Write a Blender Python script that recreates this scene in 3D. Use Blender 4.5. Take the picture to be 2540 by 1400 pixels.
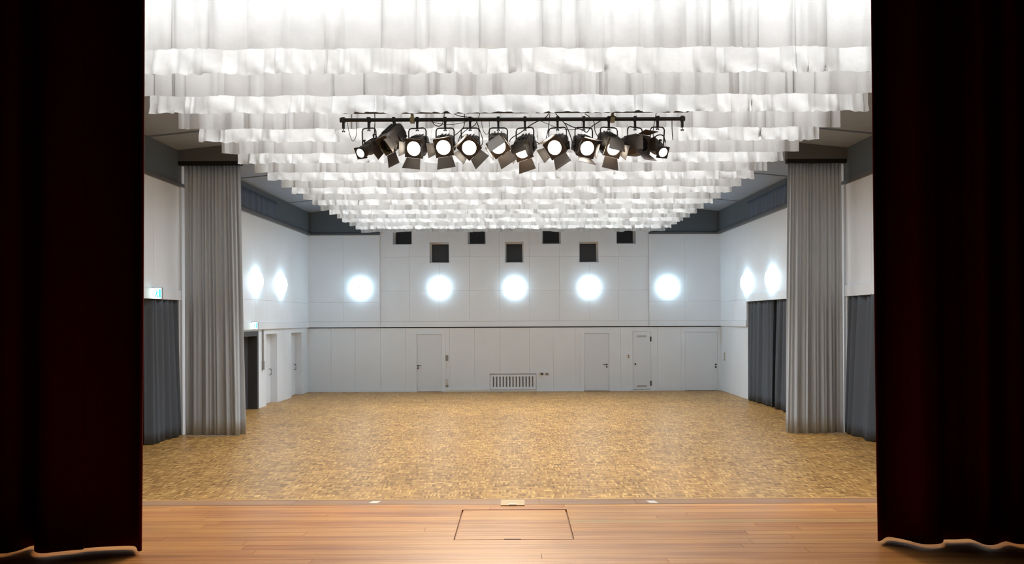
import bpy, math, random
from mathutils import Matrix, Vector

# ---------------------------------------------------------------- scene, camera, world, light, exposure
for o in list(bpy.data.objects):
    bpy.data.objects.remove(o)
scene = bpy.context.scene
col = scene.collection

FPX, VX, VY, ROLL = 1900.0, 1283.0, 792.0, 0.004      # focal length and vanishing point in photo pixels
CAMZ = 2.51
cam_d = bpy.data.cameras.new('camera')
cam_d.sensor_fit = 'HORIZONTAL'
cam_d.sensor_width = 36.0
cam_d.lens = 36.0 * FPX / 2540.0
cam_d.shift_x = -(VX - 1270.0) / 2540.0
cam_d.shift_y = (VY - 700.0) / 2540.0
cam_d.clip_end = 200
cam = bpy.data.objects.new('camera', cam_d)
cam.matrix_world = (Matrix.Translation((0, 0, CAMZ)) @ Matrix.Rotation(math.radians(90), 4, 'X')
                    @ Matrix.Rotation(-ROLL, 4, 'Z'))
col.objects.link(cam)
scene.camera = cam

world = bpy.data.worlds.new('world')
scene.world = world
world.use_nodes = True
world.node_tree.nodes['Background'].inputs[0].default_value = (0.6, 0.65, 0.75, 1)
world.node_tree.nodes['Background'].inputs[1].default_value = 0.0015

vs = scene.view_settings
vs.view_transform = 'Standard'
vs.look = 'None'
vs.gamma = 1.0
vs.use_curve_mapping = False
vs.exposure = 0.38

# light strips hidden between the cloth rows of the ceiling: one in every second gap, and a dimmer one added out of view before the first row to brighten it
ROW0, ROWD, NROW = 7.92, 0.833, 21
DX0, DX1 = -5.0, 4.80
DZ0, DZ1 = 5.32, 6.26
STRIP_W = 134.0
for k in [-1] + list(range(0, NROW - 1, 2)):
    ld = bpy.data.lights.new('ceiling_strip_light', 'AREA')
    ld.shape = 'RECTANGLE'
    ld.size = DX1 - DX0 - 0.3
    ld.size_y = 0.16
    ld.energy = STRIP_W * (0.45 if k < 0 else 1.0)
    ld.spread = math.radians(146)
    ld.color = (0.955, 0.98, 1.0)
    lo = bpy.data.objects.new('ceiling_strip_light', ld)
    lo.location = ((DX0 + DX1) / 2, ROW0 + (k + 0.5) * ROWD, DZ1 - 0.02)
    col.objects.link(lo)

# ---------------------------------------------------------------- pixel helpers
def unroll(px, py):
    dx, dy = px - VX, py - VY
    return dx - ROLL * dy, dy + ROLL * dx
def at_depth(px, py, Y):
    dx, dy = unroll(px, py)
    return Vector((dx / FPX * Y, Y, CAMZ - dy / FPX * Y))
def on_level(px, py, z):
    dx, dy = unroll(px, py)
    Y = (CAMZ - z) * FPX / dy
    return Vector((dx / FPX * Y, Y, z))

# ---------------------------------------------------------------- materials
def nodes_of(name):
    m = bpy.data.materials.new(name)
    m.use_nodes = True
    nt = m.node_tree
    return m, nt, nt.nodes, nt.links, nt.nodes['Principled BSDF']
def lin(c):
    return tuple((v / 255 / 12.92) if v / 255 <= 0.04045 else ((v / 255 + 0.055) / 1.055) ** 2.4 for v in c) + (1.0,)
def mat_plain(name, rgb, rough=0.6, metal=0.0, noise=0.06, scale=6.0, bump=0.0, bscale=60.0, spec=0.5, coord='Object'):
    m, nt, N, L, P = nodes_of(name)
    base = lin(rgb)
    tc = N.new('ShaderNodeTexCoord')
    nz = N.new('ShaderNodeTexNoise'); nz.inputs['Scale'].default_value = scale; nz.inputs['Detail'].default_value = 4
    L.new(tc.outputs[coord], nz.inputs['Vector'])
    mx = N.new('ShaderNodeMix'); mx.data_type = 'RGBA'
    mx.inputs[6].default_value = tuple(v * (1 - noise) for v in base[:3]) + (1,)
    mx.inputs[7].default_value = tuple(min(1, v * (1 + noise)) for v in base[:3]) + (1,)
    L.new(nz.outputs['Fac'], mx.inputs[0]); L.new(mx.outputs[2], P.inputs['Base Color'])
    P.inputs['Roughness'].default_value = rough
    P.inputs['Metallic'].default_value = metal
    P.inputs['Specular IOR Level'].default_value = spec
    if bump:
        n2 = N.new('ShaderNodeTexNoise'); n2.inputs['Scale'].default_value = bscale; n2.inputs['Detail'].default_value = 3
        L.new(tc.outputs[coord], n2.inputs['Vector'])
        b = N.new('ShaderNodeBump'); b.inputs['Strength'].default_value = bump; b.inputs['Distance'].default_value = 0.01
        L.new(n2.outputs['Fac'], b.inputs['Height']); L.new(b.outputs['Normal'], P.inputs['Normal'])
    return m
def mat_emit(name, rgb, strength):
    m, nt, N, L, P = nodes_of(name)
    P.inputs['Base Color'].default_value = rgb + (1,)
    P.inputs['Emission Color'].default_value = rgb + (1,)
    P.inputs['Emission Strength'].default_value = strength
    return m
def mat_velvet(name, rgb, noise=0.12, rough=0.95, sheen=0.0, fine=90):
    m = mat_plain(name, rgb, rough=rough, noise=noise, scale=fine, bump=0.15, bscale=300, spec=0.1)
    P = m.node_tree.nodes['Principled BSDF']
    P.inputs['Sheen Weight'].default_value = sheen
    P.inputs['Sheen Tint'].default_value = lin(rgb)
    return m
def mat_cloth_white():
    m, nt, N, L, P = nodes_of('white_translucent_cloth')
    out = N['Material Output']
    tc = N.new('ShaderNodeTexCoord')
    nz = N.new('ShaderNodeTexNoise'); nz.inputs['Scale'].default_value = 3.0; nz.inputs['Detail'].default_value = 5
    L.new(tc.outputs['Object'], nz.inputs['Vector'])
    rp = N.new('ShaderNodeValToRGB')
    rp.color_ramp.elements[0].position = 0.3; rp.color_ramp.elements[0].color = (0.57, 0.566, 0.558, 1)
    rp.color_ramp.elements[1].position = 0.7; rp.color_ramp.elements[1].color = (0.655, 0.65, 0.642, 1)
    L.new(nz.outputs['Fac'], rp.inputs['Fac'])
    d = N.new('ShaderNodeBsdfDiffuse'); t = N.new('ShaderNodeBsdfTranslucent')
    L.new(rp.outputs['Color'], d.inputs['Color']); L.new(rp.outputs['Color'], t.inputs['Color'])
    n2 = N.new('ShaderNodeTexNoise'); n2.inputs['Scale'].default_value = 14.0; n2.inputs['Detail'].default_value = 3
    L.new(tc.outputs['Object'], n2.inputs['Vector'])
    b = N.new('ShaderNodeBump'); b.inputs['Strength'].default_value = 0.25; b.inputs['Distance'].default_value = 0.03
    L.new(n2.outputs['Fac'], b.inputs['Height'])
    L.new(b.outputs['Normal'], d.inputs['Normal'])
    mx = N.new('ShaderNodeMixShader'); mx.inputs[0].default_value = 0.42
    L.new(d.outputs[0], mx.inputs[1]); L.new(t.outputs[0], mx.inputs[2])
    L.new(mx.outputs[0], out.inputs['Surface'])
    N.remove(P)
    return m
def math_node(N, op, a=None, b=None):
    n = N.new('ShaderNodeMath'); n.operation = op
    for i, v in enumerate((a, b)):
        if v is None: continue
        if isinstance(v, (int, float)): n.inputs[i].default_value = v
        else: n.id_data.links.new(v, n.inputs[i])
    return n.outputs[0]
def mat_parquet():
    m, nt, N, L, P = nodes_of('mosaic_parquet')
    tc = N.new('ShaderNodeTexCoord'); sp = N.new('ShaderNodeSeparateXYZ')
    L.new(tc.outputs['Object'], sp.inputs[0])
    T, S = 0.125, 5.0
    fx = math_node(N, 'DIVIDE', sp.outputs[0], T); fy = math_node(N, 'DIVIDE', sp.outputs[1], T)
    ix = math_node(N, 'FLOOR', fx); iy = math_node(N, 'FLOOR', fy)
    par = math_node(N, 'FLOORED_MODULO', math_node(N, 'ADD', ix, iy), 2.0)
    rx = math_node(N, 'MULTIPLY', math_node(N, 'FRACT', fx), S); ry = math_node(N, 'MULTIPLY', math_node(N, 'FRACT', fy), S)
    a = math_node(N, 'MULTIPLY', par, rx)
    b = math_node(N, 'MULTIPLY', math_node(N, 'SUBTRACT', 1.0, par), ry)
    s = math_node(N, 'ADD', a, b)
    si = math_node(N, 'FLOOR', s)
    cv = N.new('ShaderNodeCombineXYZ'); L.new(ix, cv.inputs[0]); L.new(iy, cv.inputs[1]); L.new(si, cv.inputs[2])
    wn = N.new('ShaderNodeTexWhiteNoise'); wn.noise_dimensions = '3D'; L.new(cv.outputs[0], wn.inputs['Vector'])
    rp = N.new('ShaderNodeValToRGB'); cr = rp.color_ramp
    cr.elements[0].position = 0.0; cr.elements[0].color = lin((130, 90, 46))
    cr.elements[1].position = 1.0; cr.elements[1].color = lin((226, 182, 110))
    e = cr.elements.new(0.25); e.color = lin((168, 124, 68))
    e = cr.elements.new(0.75); e.color = lin((190, 144, 80))
    L.new(wn.outputs['Value'], rp.inputs['Fac'])
    # whole panels of about half a metre differ in tone, and traffic wear on top of that
    fl = N.new('ShaderNodeVectorMath'); fl.operation = 'SNAP'; fl.inputs[1].default_value = (0.5, 0.5, 1.0)
    L.new(tc.outputs['Object'], fl.inputs[0])
    w2 = N.new('ShaderNodeTexWhiteNoise'); w2.noise_dimensions = '3D'; L.new(fl.outputs[0], w2.inputs['Vector'])
    nz = N.new('ShaderNodeTexNoise'); nz.inputs['Scale'].default_value = 0.45; nz.inputs['Detail'].default_value = 5
    L.new(tc.outputs['Object'], nz.inputs['Vector'])
    v = math_node(N, 'ADD', math_node(N, 'MULTIPLY', w2.outputs['Value'], 0.14), math_node(N, 'MULTIPLY', nz.outputs['Fac'], 0.35))
    v = math_node(N, 'ADD', v, 0.645)
    hs = N.new('ShaderNodeHueSaturation'); L.new(rp.outputs['Color'], hs.inputs['Color']); L.new(v, hs.inputs['Value'])
    L.new(hs.outputs['Color'], P.inputs['Base Color'])
    # joints
    fr = math_node(N, 'FRACT', s)
    j = math_node(N, 'LESS_THAN', fr, 0.06)
    bm = N.new('ShaderNodeBump'); bm.inputs['Strength'].default_value = 0.25; bm.inputs['Distance'].default_value = 0.002; bm.invert = True
    L.new(j, bm.inputs['Height']); L.new(bm.outputs['Normal'], P.inputs['Normal'])
    P.inputs['Roughness'].default_value = 0.42
    P.inputs['Specular IOR Level'].default_value = 0.4
    return m
def mat_board(name, ramp, rough=0.42, rnd=0.25):
    m, nt, N, L, P = nodes_of(name)
    tc = N.new('ShaderNodeTexCoord'); oi = N.new('ShaderNodeObjectInfo')
    mp = N.new('ShaderNodeMapping'); mp.inputs['Scale'].default_value = (0.7, 14.0, 14.0)
    L.new(tc.outputs['Object'], mp.inputs['Vector'])
    ad = N.new('ShaderNodeVectorMath'); ad.operation = 'ADD'
    sc = N.new('ShaderNodeVectorMath'); sc.operation = 'SCALE'; sc.inputs[0].default_value = (37, 91, 13); L.new(oi.outputs['Random'], sc.inputs['Scale'])
    L.new(mp.outputs[0], ad.inputs[0]); L.new(sc.outputs[0], ad.inputs[1])
    nz = N.new('ShaderNodeTexNoise'); nz.inputs['Scale'].default_value = 1.6; nz.inputs['Detail'].default_value = 7; nz.inputs['Roughness'].default_value = 0.62
    L.new(ad.outputs[0], nz.inputs['Vector'])
    f = math_node(N, 'ADD', math_node(N, 'MULTIPLY', nz.outputs['Fac'], 1.0 - rnd), math_node(N, 'MULTIPLY', oi.outputs['Random'], rnd))
    rp = N.new('ShaderNodeValToRGB'); cr = rp.color_ramp
    cr.elements[0].position = 0.25; cr.elements[0].color = lin(ramp[0])
    cr.elements[1].position = 0.72; cr.elements[1].color = lin(ramp[2])
    e = cr.elements.new(0.48); e.color = lin(ramp[1])
    L.new(f, rp.inputs['Fac'])
    # old scuffs and worn varnish patches
    n3 = N.new('ShaderNodeTexNoise'); n3.inputs['Scale'].default_value = 2.2; n3.inputs['Detail'].default_value = 6
    geo = N.new('ShaderNodeNewGeometry'); L.new(geo.outputs['Position'], n3.inputs['Vector'])
    hs = N.new('ShaderNodeHueSaturation'); L.new(rp.outputs['Color'], hs.inputs['Color'])
    L.new(math_node(N, 'ADD', math_node(N, 'MULTIPLY', n3.outputs['Fac'], 0.4), 0.8), hs.inputs['Value'])
    L.new(hs.outputs['Color'], P.inputs['Base Color'])
    L.new(math_node(N, 'ADD', math_node(N, 'MULTIPLY', n3.outputs['Fac'], 0.3), rough - 0.15), P.inputs['Roughness'])
    bm = N.new('ShaderNodeBump'); bm.inputs['Strength'].default_value = 0.12; bm.inputs['Distance'].default_value = 0.004
    L.new(nz.outputs['Fac'], bm.inputs['Height']); L.new(bm.outputs['Normal'], P.inputs['Normal'])
    return m

M = {}
M['wall'] = mat_plain('white_painted_panel', (238, 245, 253), rough=0.55, noise=0.03, scale=1.5)
M['plaster'] = mat_plain('pale_plaster', (220, 222, 222), rough=0.8, noise=0.03)
M['dark_void'] = mat_plain('dark_backing', (30, 30, 31), rough=0.9)
M['frieze'] = mat_velvet('charcoal_frieze_cloth', (100, 110, 118), noise=0.1)
M['frieze_blue'] = mat_velvet('slate_blue_cloth', (100, 112, 130), noise=0.1)
M['frieze_trim'] = mat_plain('charcoal_trim', (98, 100, 104), rough=0.7)
M['ceiling'] = mat_plain('dark_brown_ceiling_board', (148, 158, 172), rough=0.85, noise=0.08, scale=3)
M['track_board'] = mat_plain('dark_track_board', (96, 95, 93), rough=0.85)
M['seam'] = mat_plain('black_seam', (12, 12, 12), rough=0.9)
M['cloth'] = mat_cloth_white()
M['grey_curtain'] = mat_velvet('warm_grey_velour', (188, 196, 204), noise=0.1, sheen=0.1)
M['dark_curtain'] = mat_velvet('charcoal_velour', (94, 100, 108), noise=0.12, sheen=0.1)
M['stage_curtain'] = mat_velvet('oxblood_velvet', (80, 8, 13), noise=0.2, sheen=0.0)
M['parquet'] = mat_parquet()
M['board'] = mat_board('stage_board', ((168, 104, 54), (206, 142, 78), (226, 168, 96)))
M['board_pale'] = mat_board('pale_stage_board', ((180, 130, 74), (206, 158, 92), (222, 178, 112)))
M['board_edge'] = mat_board('grey_edge_board', ((128, 92, 64), (158, 116, 82), (180, 138, 100)))
M['door'] = mat_plain('white_door_leaf', (234, 241, 249), rough=0.5, noise=0.02, scale=1)
M['door_dark'] = mat_plain('anthracite_door', (70, 71, 74), rough=0.6, noise=0.05)
M['metal_dark'] = mat_plain('dark_metal', (70, 68, 66), rough=0.4, metal=0.8)
M['steel'] = mat_plain('brushed_steel', (140, 140, 140), rough=0.35, metal=0.9)
M['black'] = mat_plain('black_powder_coat', (38, 35, 33), rough=0.5, noise=0.12, scale=20)
M['spot'] = mat_plain('dark_brown_grey_housing', (78, 70, 62), rough=0.55, noise=0.1, scale=12)
M['brass'] = mat_plain('yellowed_clamp', (176, 164, 120), rough=0.5, metal=0.3)
M['cable'] = mat_plain('black_cable', (44, 40, 38), rough=0.6)
M['plastic_white'] = mat_plain('white_plastic', (232, 230, 222), rough=0.4, noise=0.01)
M['plastic_grey'] = mat_plain('grey_plastic', (150, 149, 145), rough=0.5, noise=0.02)
M['slot'] = mat_plain('grey_slot', (168, 166, 160), rough=0.8)
M['pane'] = mat_plain('dark_booth_pane', (40, 41, 46), rough=0.25, noise=0.05)
M['tape'] = mat_plain('white_tape', (236, 228, 214), rough=0.6)
M['plate'] = mat_plain('beige_plate', (214, 186, 142), rough=0.5)
M['lamp'] = mat_emit('opal_lamp_glow', (0.64, 0.87, 1.0), 14.5)
M['lens'] = mat_emit('lit_spot_lens', (1.0, 0.90, 0.76), 24.0)
M['lens_off'] = mat_plain('unlit_lens', (24, 24, 30), rough=0.15)
M['sign_white'] = mat_emit('exit_sign_white', (0.82, 1.0, 0.98), 3.2)
M['sign_green'] = mat_emit('exit_sign_green', (0.03, 0.62, 0.42), 1.4)
M['sign_case'] = mat_plain('sign_case_grey', (150, 158, 172), rough=0.5)

# ---------------------------------------------------------------- mesh helpers
class MB:
    def __init__(self): self.v, self.f = [], []
    def add(self, vs_, fs_):
        n = len(self.v)
        self.v += [Vector(p) for p in vs_]
        self.f += [tuple(i + n for i in f) for f in fs_]
        return self
    def hexa(self, p):           # 8 corners: bottom ring 0-3, top ring 4-7
        return self.add(p, [(3, 2, 1, 0), (4, 5, 6, 7), (0, 1, 5, 4), (1, 2, 6, 5), (2, 3, 7, 6), (3, 0, 4, 7)])
    def box(self, x0, x1, y0, y1, z0, z1, X=None):
        p = [(x0, y0, z0), (x1, y0, z0), (x1, y1, z0), (x0, y1, z0), (x0, y0, z1), (x1, y0, z1), (x1, y1, z1), (x0, y1, z1)]
        if X is not None: p = [X @ Vector(q) for q in p]
        return self.hexa(p)
    def tube(self, pts, r, n=6, closed=False):
        pts = [Vector(p) for p in pts]
        rings = []
        for i, p in enumerate(pts):
            a = pts[max(0, i - 1)]; b = pts[min(len(pts) - 1, i + 1)]
            t = (b - a).normalized()
            u = t.cross(Vector((0, 0, 1)))
            if u.length < 0.05: u = t.cross(Vector((0, 1, 0)))
            u.normalize(); w = t.cross(u)
            rr = r[i] if isinstance(r, (list, tuple)) else r
            rings.append([p + (u * math.cos(2 * math.pi * k / n) + w * math.sin(2 * math.pi * k / n)) * rr for k in range(n)])
        vs_ = [q for ring in rings for q in ring]
        fs_ = [(i * n + k, i * n + (k + 1) % n, (i + 1) * n + (k + 1) % n, (i + 1) * n + k) for i in range(len(pts) - 1) for k in range(n)]
        fs_ += [tuple(range(n))[::-1], tuple((len(pts) - 1) * n + k for k in range(n))]
        return self.add(vs_, fs_)
    def loft(self, rings, X=None, caps=True):
        n = len(rings[0])
        vs_ = [Vector(q) for ring in rings for q in ring]
        if X is not None: vs_ = [X @ q for q in vs_]
        fs_ = [(i * n + k, i * n + (k + 1) % n, (i + 1) * n + (k + 1) % n, (i + 1) * n + k) for i in range(len(rings) - 1) for k in range(n)]
        if caps: fs_ += [tuple(range(n))[::-1], tuple((len(rings) - 1) * n + k for k in range(n))]
        return self.add(vs_, fs_)
    def lathe(self, prof, n=24, X=None):      # profile (r, y) turned about the local y axis
        return self.loft([[(r * math.cos(2 * math.pi * k / n), y, r * math.sin(2 * math.pi * k / n)) for k in range(n)] for r, y in prof], X)
    def build(self, name, mat, parent=None, smooth=False, origin=None):
        if origin is None:
            lo = Vector([min(p[i] for p in self.v) for i in range(3)]); hi = Vector([max(p[i] for p in self.v) for i in range(3)])
            origin = Vector(((lo.x + hi.x) / 2, (lo.y + hi.y) / 2, lo.z))
        origin = Vector(origin)
        me = bpy.data.meshes.new(name)
        me.from_pydata([tuple(p - origin) for p in self.v], [], self.f)
        me.materials.append(mat)
        import bmesh
        b = bmesh.new(); b.from_mesh(me)
        if not getattr(self, 'sheet', False): bmesh.ops.recalc_face_normals(b, faces=b.faces)
        b.to_mesh(me); b.free()
        if smooth:
            me.polygons.foreach_set('use_smooth', [True] * len(me.polygons))
        o = bpy.data.objects.new(name, me)
        o['_w'] = tuple(origin)
        if parent is not None:
            o.parent = parent
            o.location = origin - Vector(parent['_w'])
        else:
            o.location = origin
        col.objects.link(o)
        return o
def tag(o, label, cat, group=None, kind=None):
    o['label'] = label; o['category'] = cat
    if group: o['group'] = group
    if kind: o['kind'] = kind
    return o
def empty(name, loc, label, cat, group=None, kind=None):
    o = bpy.data.objects.new(name, None)
    o.empty_display_size = 0.1
    o.location = loc; o['_w'] = tuple(loc)
    col.objects.link(o)
    return tag(o, label, cat, group, kind)
def bx(name, mat, parent, *a):
    return MB().box(*a).build(name, mat, parent)

# ---------------------------------------------------------------- wall frames: (u along wall, z, d out into the room)
YB = 26.5
def XL(y): return -7.2 - (YB - y) * 0.018
def XR(y): return 7.0 + (YB - y) * 0.020
def WL(u, z, d): return Vector((XL(u) + d, u, z))
def WR(u, z, d): return Vector((XR(u) - d, u, z))
def WB(u, z, d): return Vector((u, YB - d, z))
def uL(px): return 7.677 / ((VX - px) / FPX + 0.018)
def uR(px): return 7.53 / ((px - VX) / FPX + 0.020)
def uB(px): return (px - VX) / FPX * YB
def zB(py, px=VX): return CAMZ - (py - VY + ROLL * (px - VX)) / FPX * YB
def wbox(mb, W, u0, u1, z0, z1, d0, d1):
    return mb.hexa([W(u0, z0, d0), W(u1, z0, d0), W(u1, z0, d1), W(u0, z0, d1), W(u0, z1, d0), W(u1, z1, d0), W(u1, z1, d1), W(u0, z1, d1)])
def wpart(name, mat, parent, W, *a):
    return wbox(MB(), W, *a).build(name, mat, parent)
GAP = 0.0022
def panels(parent, W, us, zs, holes, d0, d1, name='wall_panel', mat=None):
    """a field of separate wall panels with open joints, cut round the openings"""
    for i in range(len(us) - 1):
        for j in range(len(zs) - 1):
            u0, u1, z0, z1 = us[i] + GAP, us[i + 1] - GAP, zs[j] + GAP, zs[j + 1] - GAP
            hs = [h for h in holes if h[0] < u1 and h[1] > u0 and h[2] < z1 and h[3] > z0]
            cu = sorted({u0, u1} | {min(max(v, u0), u1) for h in hs for v in h[:2]})
            cz = sorted({z0, z1} | {min(max(v, z0), z1) for h in hs for v in h[2:]})
            mb = MB()
            for a in range(len(cu) - 1):
                run = None
                for b in range(len(cz) - 1):
                    um, zm = (cu[a] + cu[a + 1]) / 2, (cz[b] + cz[b + 1]) / 2
                    inside = any(h[0] < um < h[1] and h[2] < zm < h[3] for h in hs)
                    if inside:
                        if run: wbox(mb, W, cu[a], cu[a + 1], run[0], run[1], d0, d1); run = None
                    else:
                        run = (run[0], cz[b + 1]) if run else (cz[b], cz[b + 1])
                if run: wbox(mb, W, cu[a], cu[a + 1], run[0], run[1], d0, d1)
            if mb.v: mb.build(name, mat or M['wall'], parent)

# ---------------------------------------------------------------- cloth helper
def lerp(a, b, t): return a + (b - a) * t
def pleat_profile(n, rnd, sharp=0.0):
    """knots (s, offset) of an irregular row of pleats, s in 0..1"""
    w = [rnd.uniform(0.55, 1.5) for _ in range(n)]
    tot = sum(w); s = 0; ks = []
    sign = 1
    for i in range(n):
        ks.append((s / tot, sign * rnd.uniform(0.45, 1.0)))
        s += w[i]; sign = -sign
    ks.append((1.0, sign * 0.6))
    return ks
def prof_at(ks, s, step=0.0):
    for i in range(len(ks) - 1):
        if s <= ks[i + 1][0] or i == len(ks) - 2:
            a, b = ks[i], ks[i + 1]
            t = (s - a[0]) / max(1e-9, b[0] - a[0])
            t = t * t * (3 - 2 * t)
            return lerp(a[1], b[1], t)
    return 0
def curtain(name, top, bot, z0, z1, n, amp_top, amp_bot, seed, mat, parent=None, per=7, nz=10, hem=0.0, thick=0.004):
    """pleated hanging cloth; top and bot are plan polylines of equal length (x, y)"""
    rnd = random.Random(seed)
    ks1 = pleat_profile(n, rnd); 
    ks2 = pleat_profile(max(3, int(n * 0.45)), rnd)
    drift = [rnd.uniform(-0.006, 0.006) for _ in range(5)]
    def along(poly, s):
        seg = [(Vector(poly[i + 1]) - Vector(poly[i])).length for i in range(len(poly) - 1)]
        L = sum(seg) * s
        for i, l in enumerate(seg):
            if L <= l or i == len(seg) - 1:
                t = min(1, L / l); p = Vector(poly[i]).lerp(Vector(poly[i + 1]), t)
                d = (Vector(poly[i + 1]) - Vector(poly[i])).normalized()
                return p, Vector((-d.y, d.x))
            L -= l
    nx = n * per
    mb = MB(); mb.sheet = True
    vs_ = []
    for j in range(nz + 1):
        t = j / nz                       # 0 bottom, 1 top
        for i in range(nx + 1):
            s = i / nx
            sh = min(1, max(0, s + drift[i % 5] * 0 + 0.004 * math.sin(9 * s + 3 * t + seed) * (1 - t)))
            pt, nt_ = along(top, s); pb, nb = along(bot, sh)
            p = pb.lerp(pt, t); nn = nb.lerp(nt_, t)
            off = prof_at(ks1, s) * amp_top * lerp(0.75, 1.0, t) + prof_at(ks2, s) * amp_bot * (1 - 0.85 * t)
            z = lerp(z0, z1, t)
            if j == 0: z += hem * (prof_at(ks2, s))
            vs_.append(Vector((p.x + nn.x * off, p.y + nn.y * off, z)))
    fs_ = [(j * (nx + 1) + i, j * (nx + 1) + i + 1, (j + 1) * (nx + 1) + i + 1, (j + 1) * (nx + 1) + i) for j in range(nz) for i in range(nx)]
    mb.add(vs_, fs_)
    o = mb.build(name, mat, parent, smooth=True)
    if thick:
        md = o.modifiers.new('thickness', 'SOLIDIFY'); md.thickness = thick; md.offset = 0
    return o

# ================================================================ STRUCTURE
STZ, STE = 0.95, 6.62            # stage height and stage edge
FH = 5.43                        # underside of the dark frieze
EAVE = 6.2
BH0, BH1 = 2.245, 2.44           # ledge band
# hall floor
mb = MB(); mb.add([(XL(STE) - 0.3, STE - 0.02, 0), (XR(STE) + 0.3, STE - 0.02, 0), (XR(YB) + 0.8, YB + 0.7, 0), (XL(YB) - 0.8, YB + 0.7, 0),
                   (XL(STE) - 0.3, STE - 0.02, -0.2), (XR(STE) + 0.3, STE - 0.02, -0.2), (XR(YB) + 0.8, YB + 0.7, -0.2), (XL(YB) - 0.8, YB + 0.7, -0.2)],
                  [(0, 1, 2, 3), (7, 6, 5, 4), (0, 4, 5, 1), (1, 5, 6, 2), (2, 6, 7, 3), (3, 7, 4, 0)])
floor = tag(mb.build('floor', M['parquet'], origin=(0, 0, 0)), 'golden brown mosaic parquet floor of the empty hall', 'floor', kind='structure')

# ceiling: dark boards on a shallow pitched underside
ceil_mb = MB()
for sx in (-1, 1):
    xa = (XL(6.2) if sx < 0 else XR(6.2)) + sx * 0.6
    ze = EAVE - 0.1 * 0.6
    ceil_mb.hexa([(xa, 6.0, ze + 0.08), (-0.1, 6.0, 7.02), (-0.1, 27.2, 7.02), (xa, 27.2, ze + 0.08),
                  (xa, 6.0, ze + 0.3), (-0.1, 6.0, 7.2), (-0.1, 27.2, 7.2), (xa, 27.2, ze + 0.3)])
ceiling = tag(ceil_mb.build('ceiling', M['seam'], origin=(0, 0, 0)), 'dark pitched ceiling behind the white cloth rows', 'ceiling', kind='structure')
seams = [6.25, 10.75, 15.35, 20.0, 24.25, 27.1]
for sx in (-1, 1):
    for a, b in zip(seams, seams[1:]):
        y0, y1 = a + 0.06, b - 0.06
        def cx(y): return XL(y) - 0.1 if sx < 0 else XR(y) + 0.1
        zc = lambda x: EAVE + 0.1 * (7.3 - abs(x + 0.1))
        mb = MB()
        p = [(cx(y0), y0), (-0.1 + sx * 0.01, y0), (-0.1 + sx * 0.01, y1), (cx(y1), y1)]
        mb.hexa([Vector((x, y, zc(x))) for x, y in p] + [Vector((x, y, zc(x) + 0.05)) for x, y in p])
        mb.build('ceiling_panel', M['ceiling'], ceiling)

# ---- back wall
wall_back = tag(MB().box(-7.8, 7.6, YB + 0.6, YB + 0.75, 0, 7.1).build('wall_back', M['dark_void'], origin=(0, YB, 0)),
                'pale grey panelled end wall of the hall opposite the stage', 'wall', kind='structure')
XBL, XBR = XL(YB), XR(YB)
bays = (uB(943), uB(1610))
win_lo = [(uB(a), uB(b), zB(652), zB(600)) for a, b in ((1066, 1115), (1253, 1299), (1437, 1485))]
win_hi = [(uB(a), uB(b), zB(606), zB(606) + 0.72) for a, b in ((975, 1022), (1161, 1206), (1345, 1392), (1530, 1578))]
doors_b = {}
def bd(px0, px1, py0): return (uB(px0), uB(px1), 0.0, zB(py0))
leafs = [bd(1033, 1095, 829), bd(1449, 1511, 828), (uB(1570), uB(1615), 0.05, zB(822, 1590)), bd(1700, 1781, 826)]
grille = (uB(1214), uB(1330), zB(968), zB(928))
# lower storey
low_us = [XBL - 0.2, uB(820), uB(880), uB(943), uB(1005), uB(1115), uB(1177), uB(1240), uB(1313), uB(1372), uB(1426), uB(1540), uB(1632), uB(1690), XBR + 0.2]
panels(wall_back, WB, low_us, [0.0, BH0 - 0.03], leafs + [grille], -0.5, -0.06)
# ledge band
panels(wall_back, WB, [XBL - 0.1, bays[0]], [BH0, BH1], [], -0.5, 0.05, 'ledge_board')
panels(wall_back, WB, [bays[0], bays[1]], [BH0, BH1], [], -0.5, 0.0, 'ledge_board')
panels(wall_back, WB, [bays[1], XBR + 0.1], [BH0, BH1], [], -0.5, 0.05, 'ledge_board')
# side bays, slightly proud, up to the frieze; centre bay up to the ceiling
panels(wall_back, WB, [XBL - 0.1, uB(853), bays[0]], [BH1, zB(749), FH], [], -0.5, 0.045)
panels(wall_back, WB, [bays[1], uB(1698), XBR + 0.1], [BH1, zB(749), FH], [], -0.5, 0.045)
cu = [bays[0]] + [uB(x) for x in (1016, 1090, 1165, 1240, 1313, 1388, 1462, 1535)] + [bays[1]]
panels(wall_back, WB, cu, [BH1, zB(721), zB(637), 7.0], win_lo + win_hi, -0.5, 0.0)
for a, b in ((XBL - 0.05, bays[0]), (bays[1], XBR + 0.05)):
    wpart('frieze_band', M['frieze'], wall_back, WB, a, b, FH + 0.06, 7.0, -0.3, 0.03)
    wpart('frieze_trim', M['frieze_trim'], wall_back, WB, a, b, FH, FH + 0.06, -0.3, 0.09)
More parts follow.
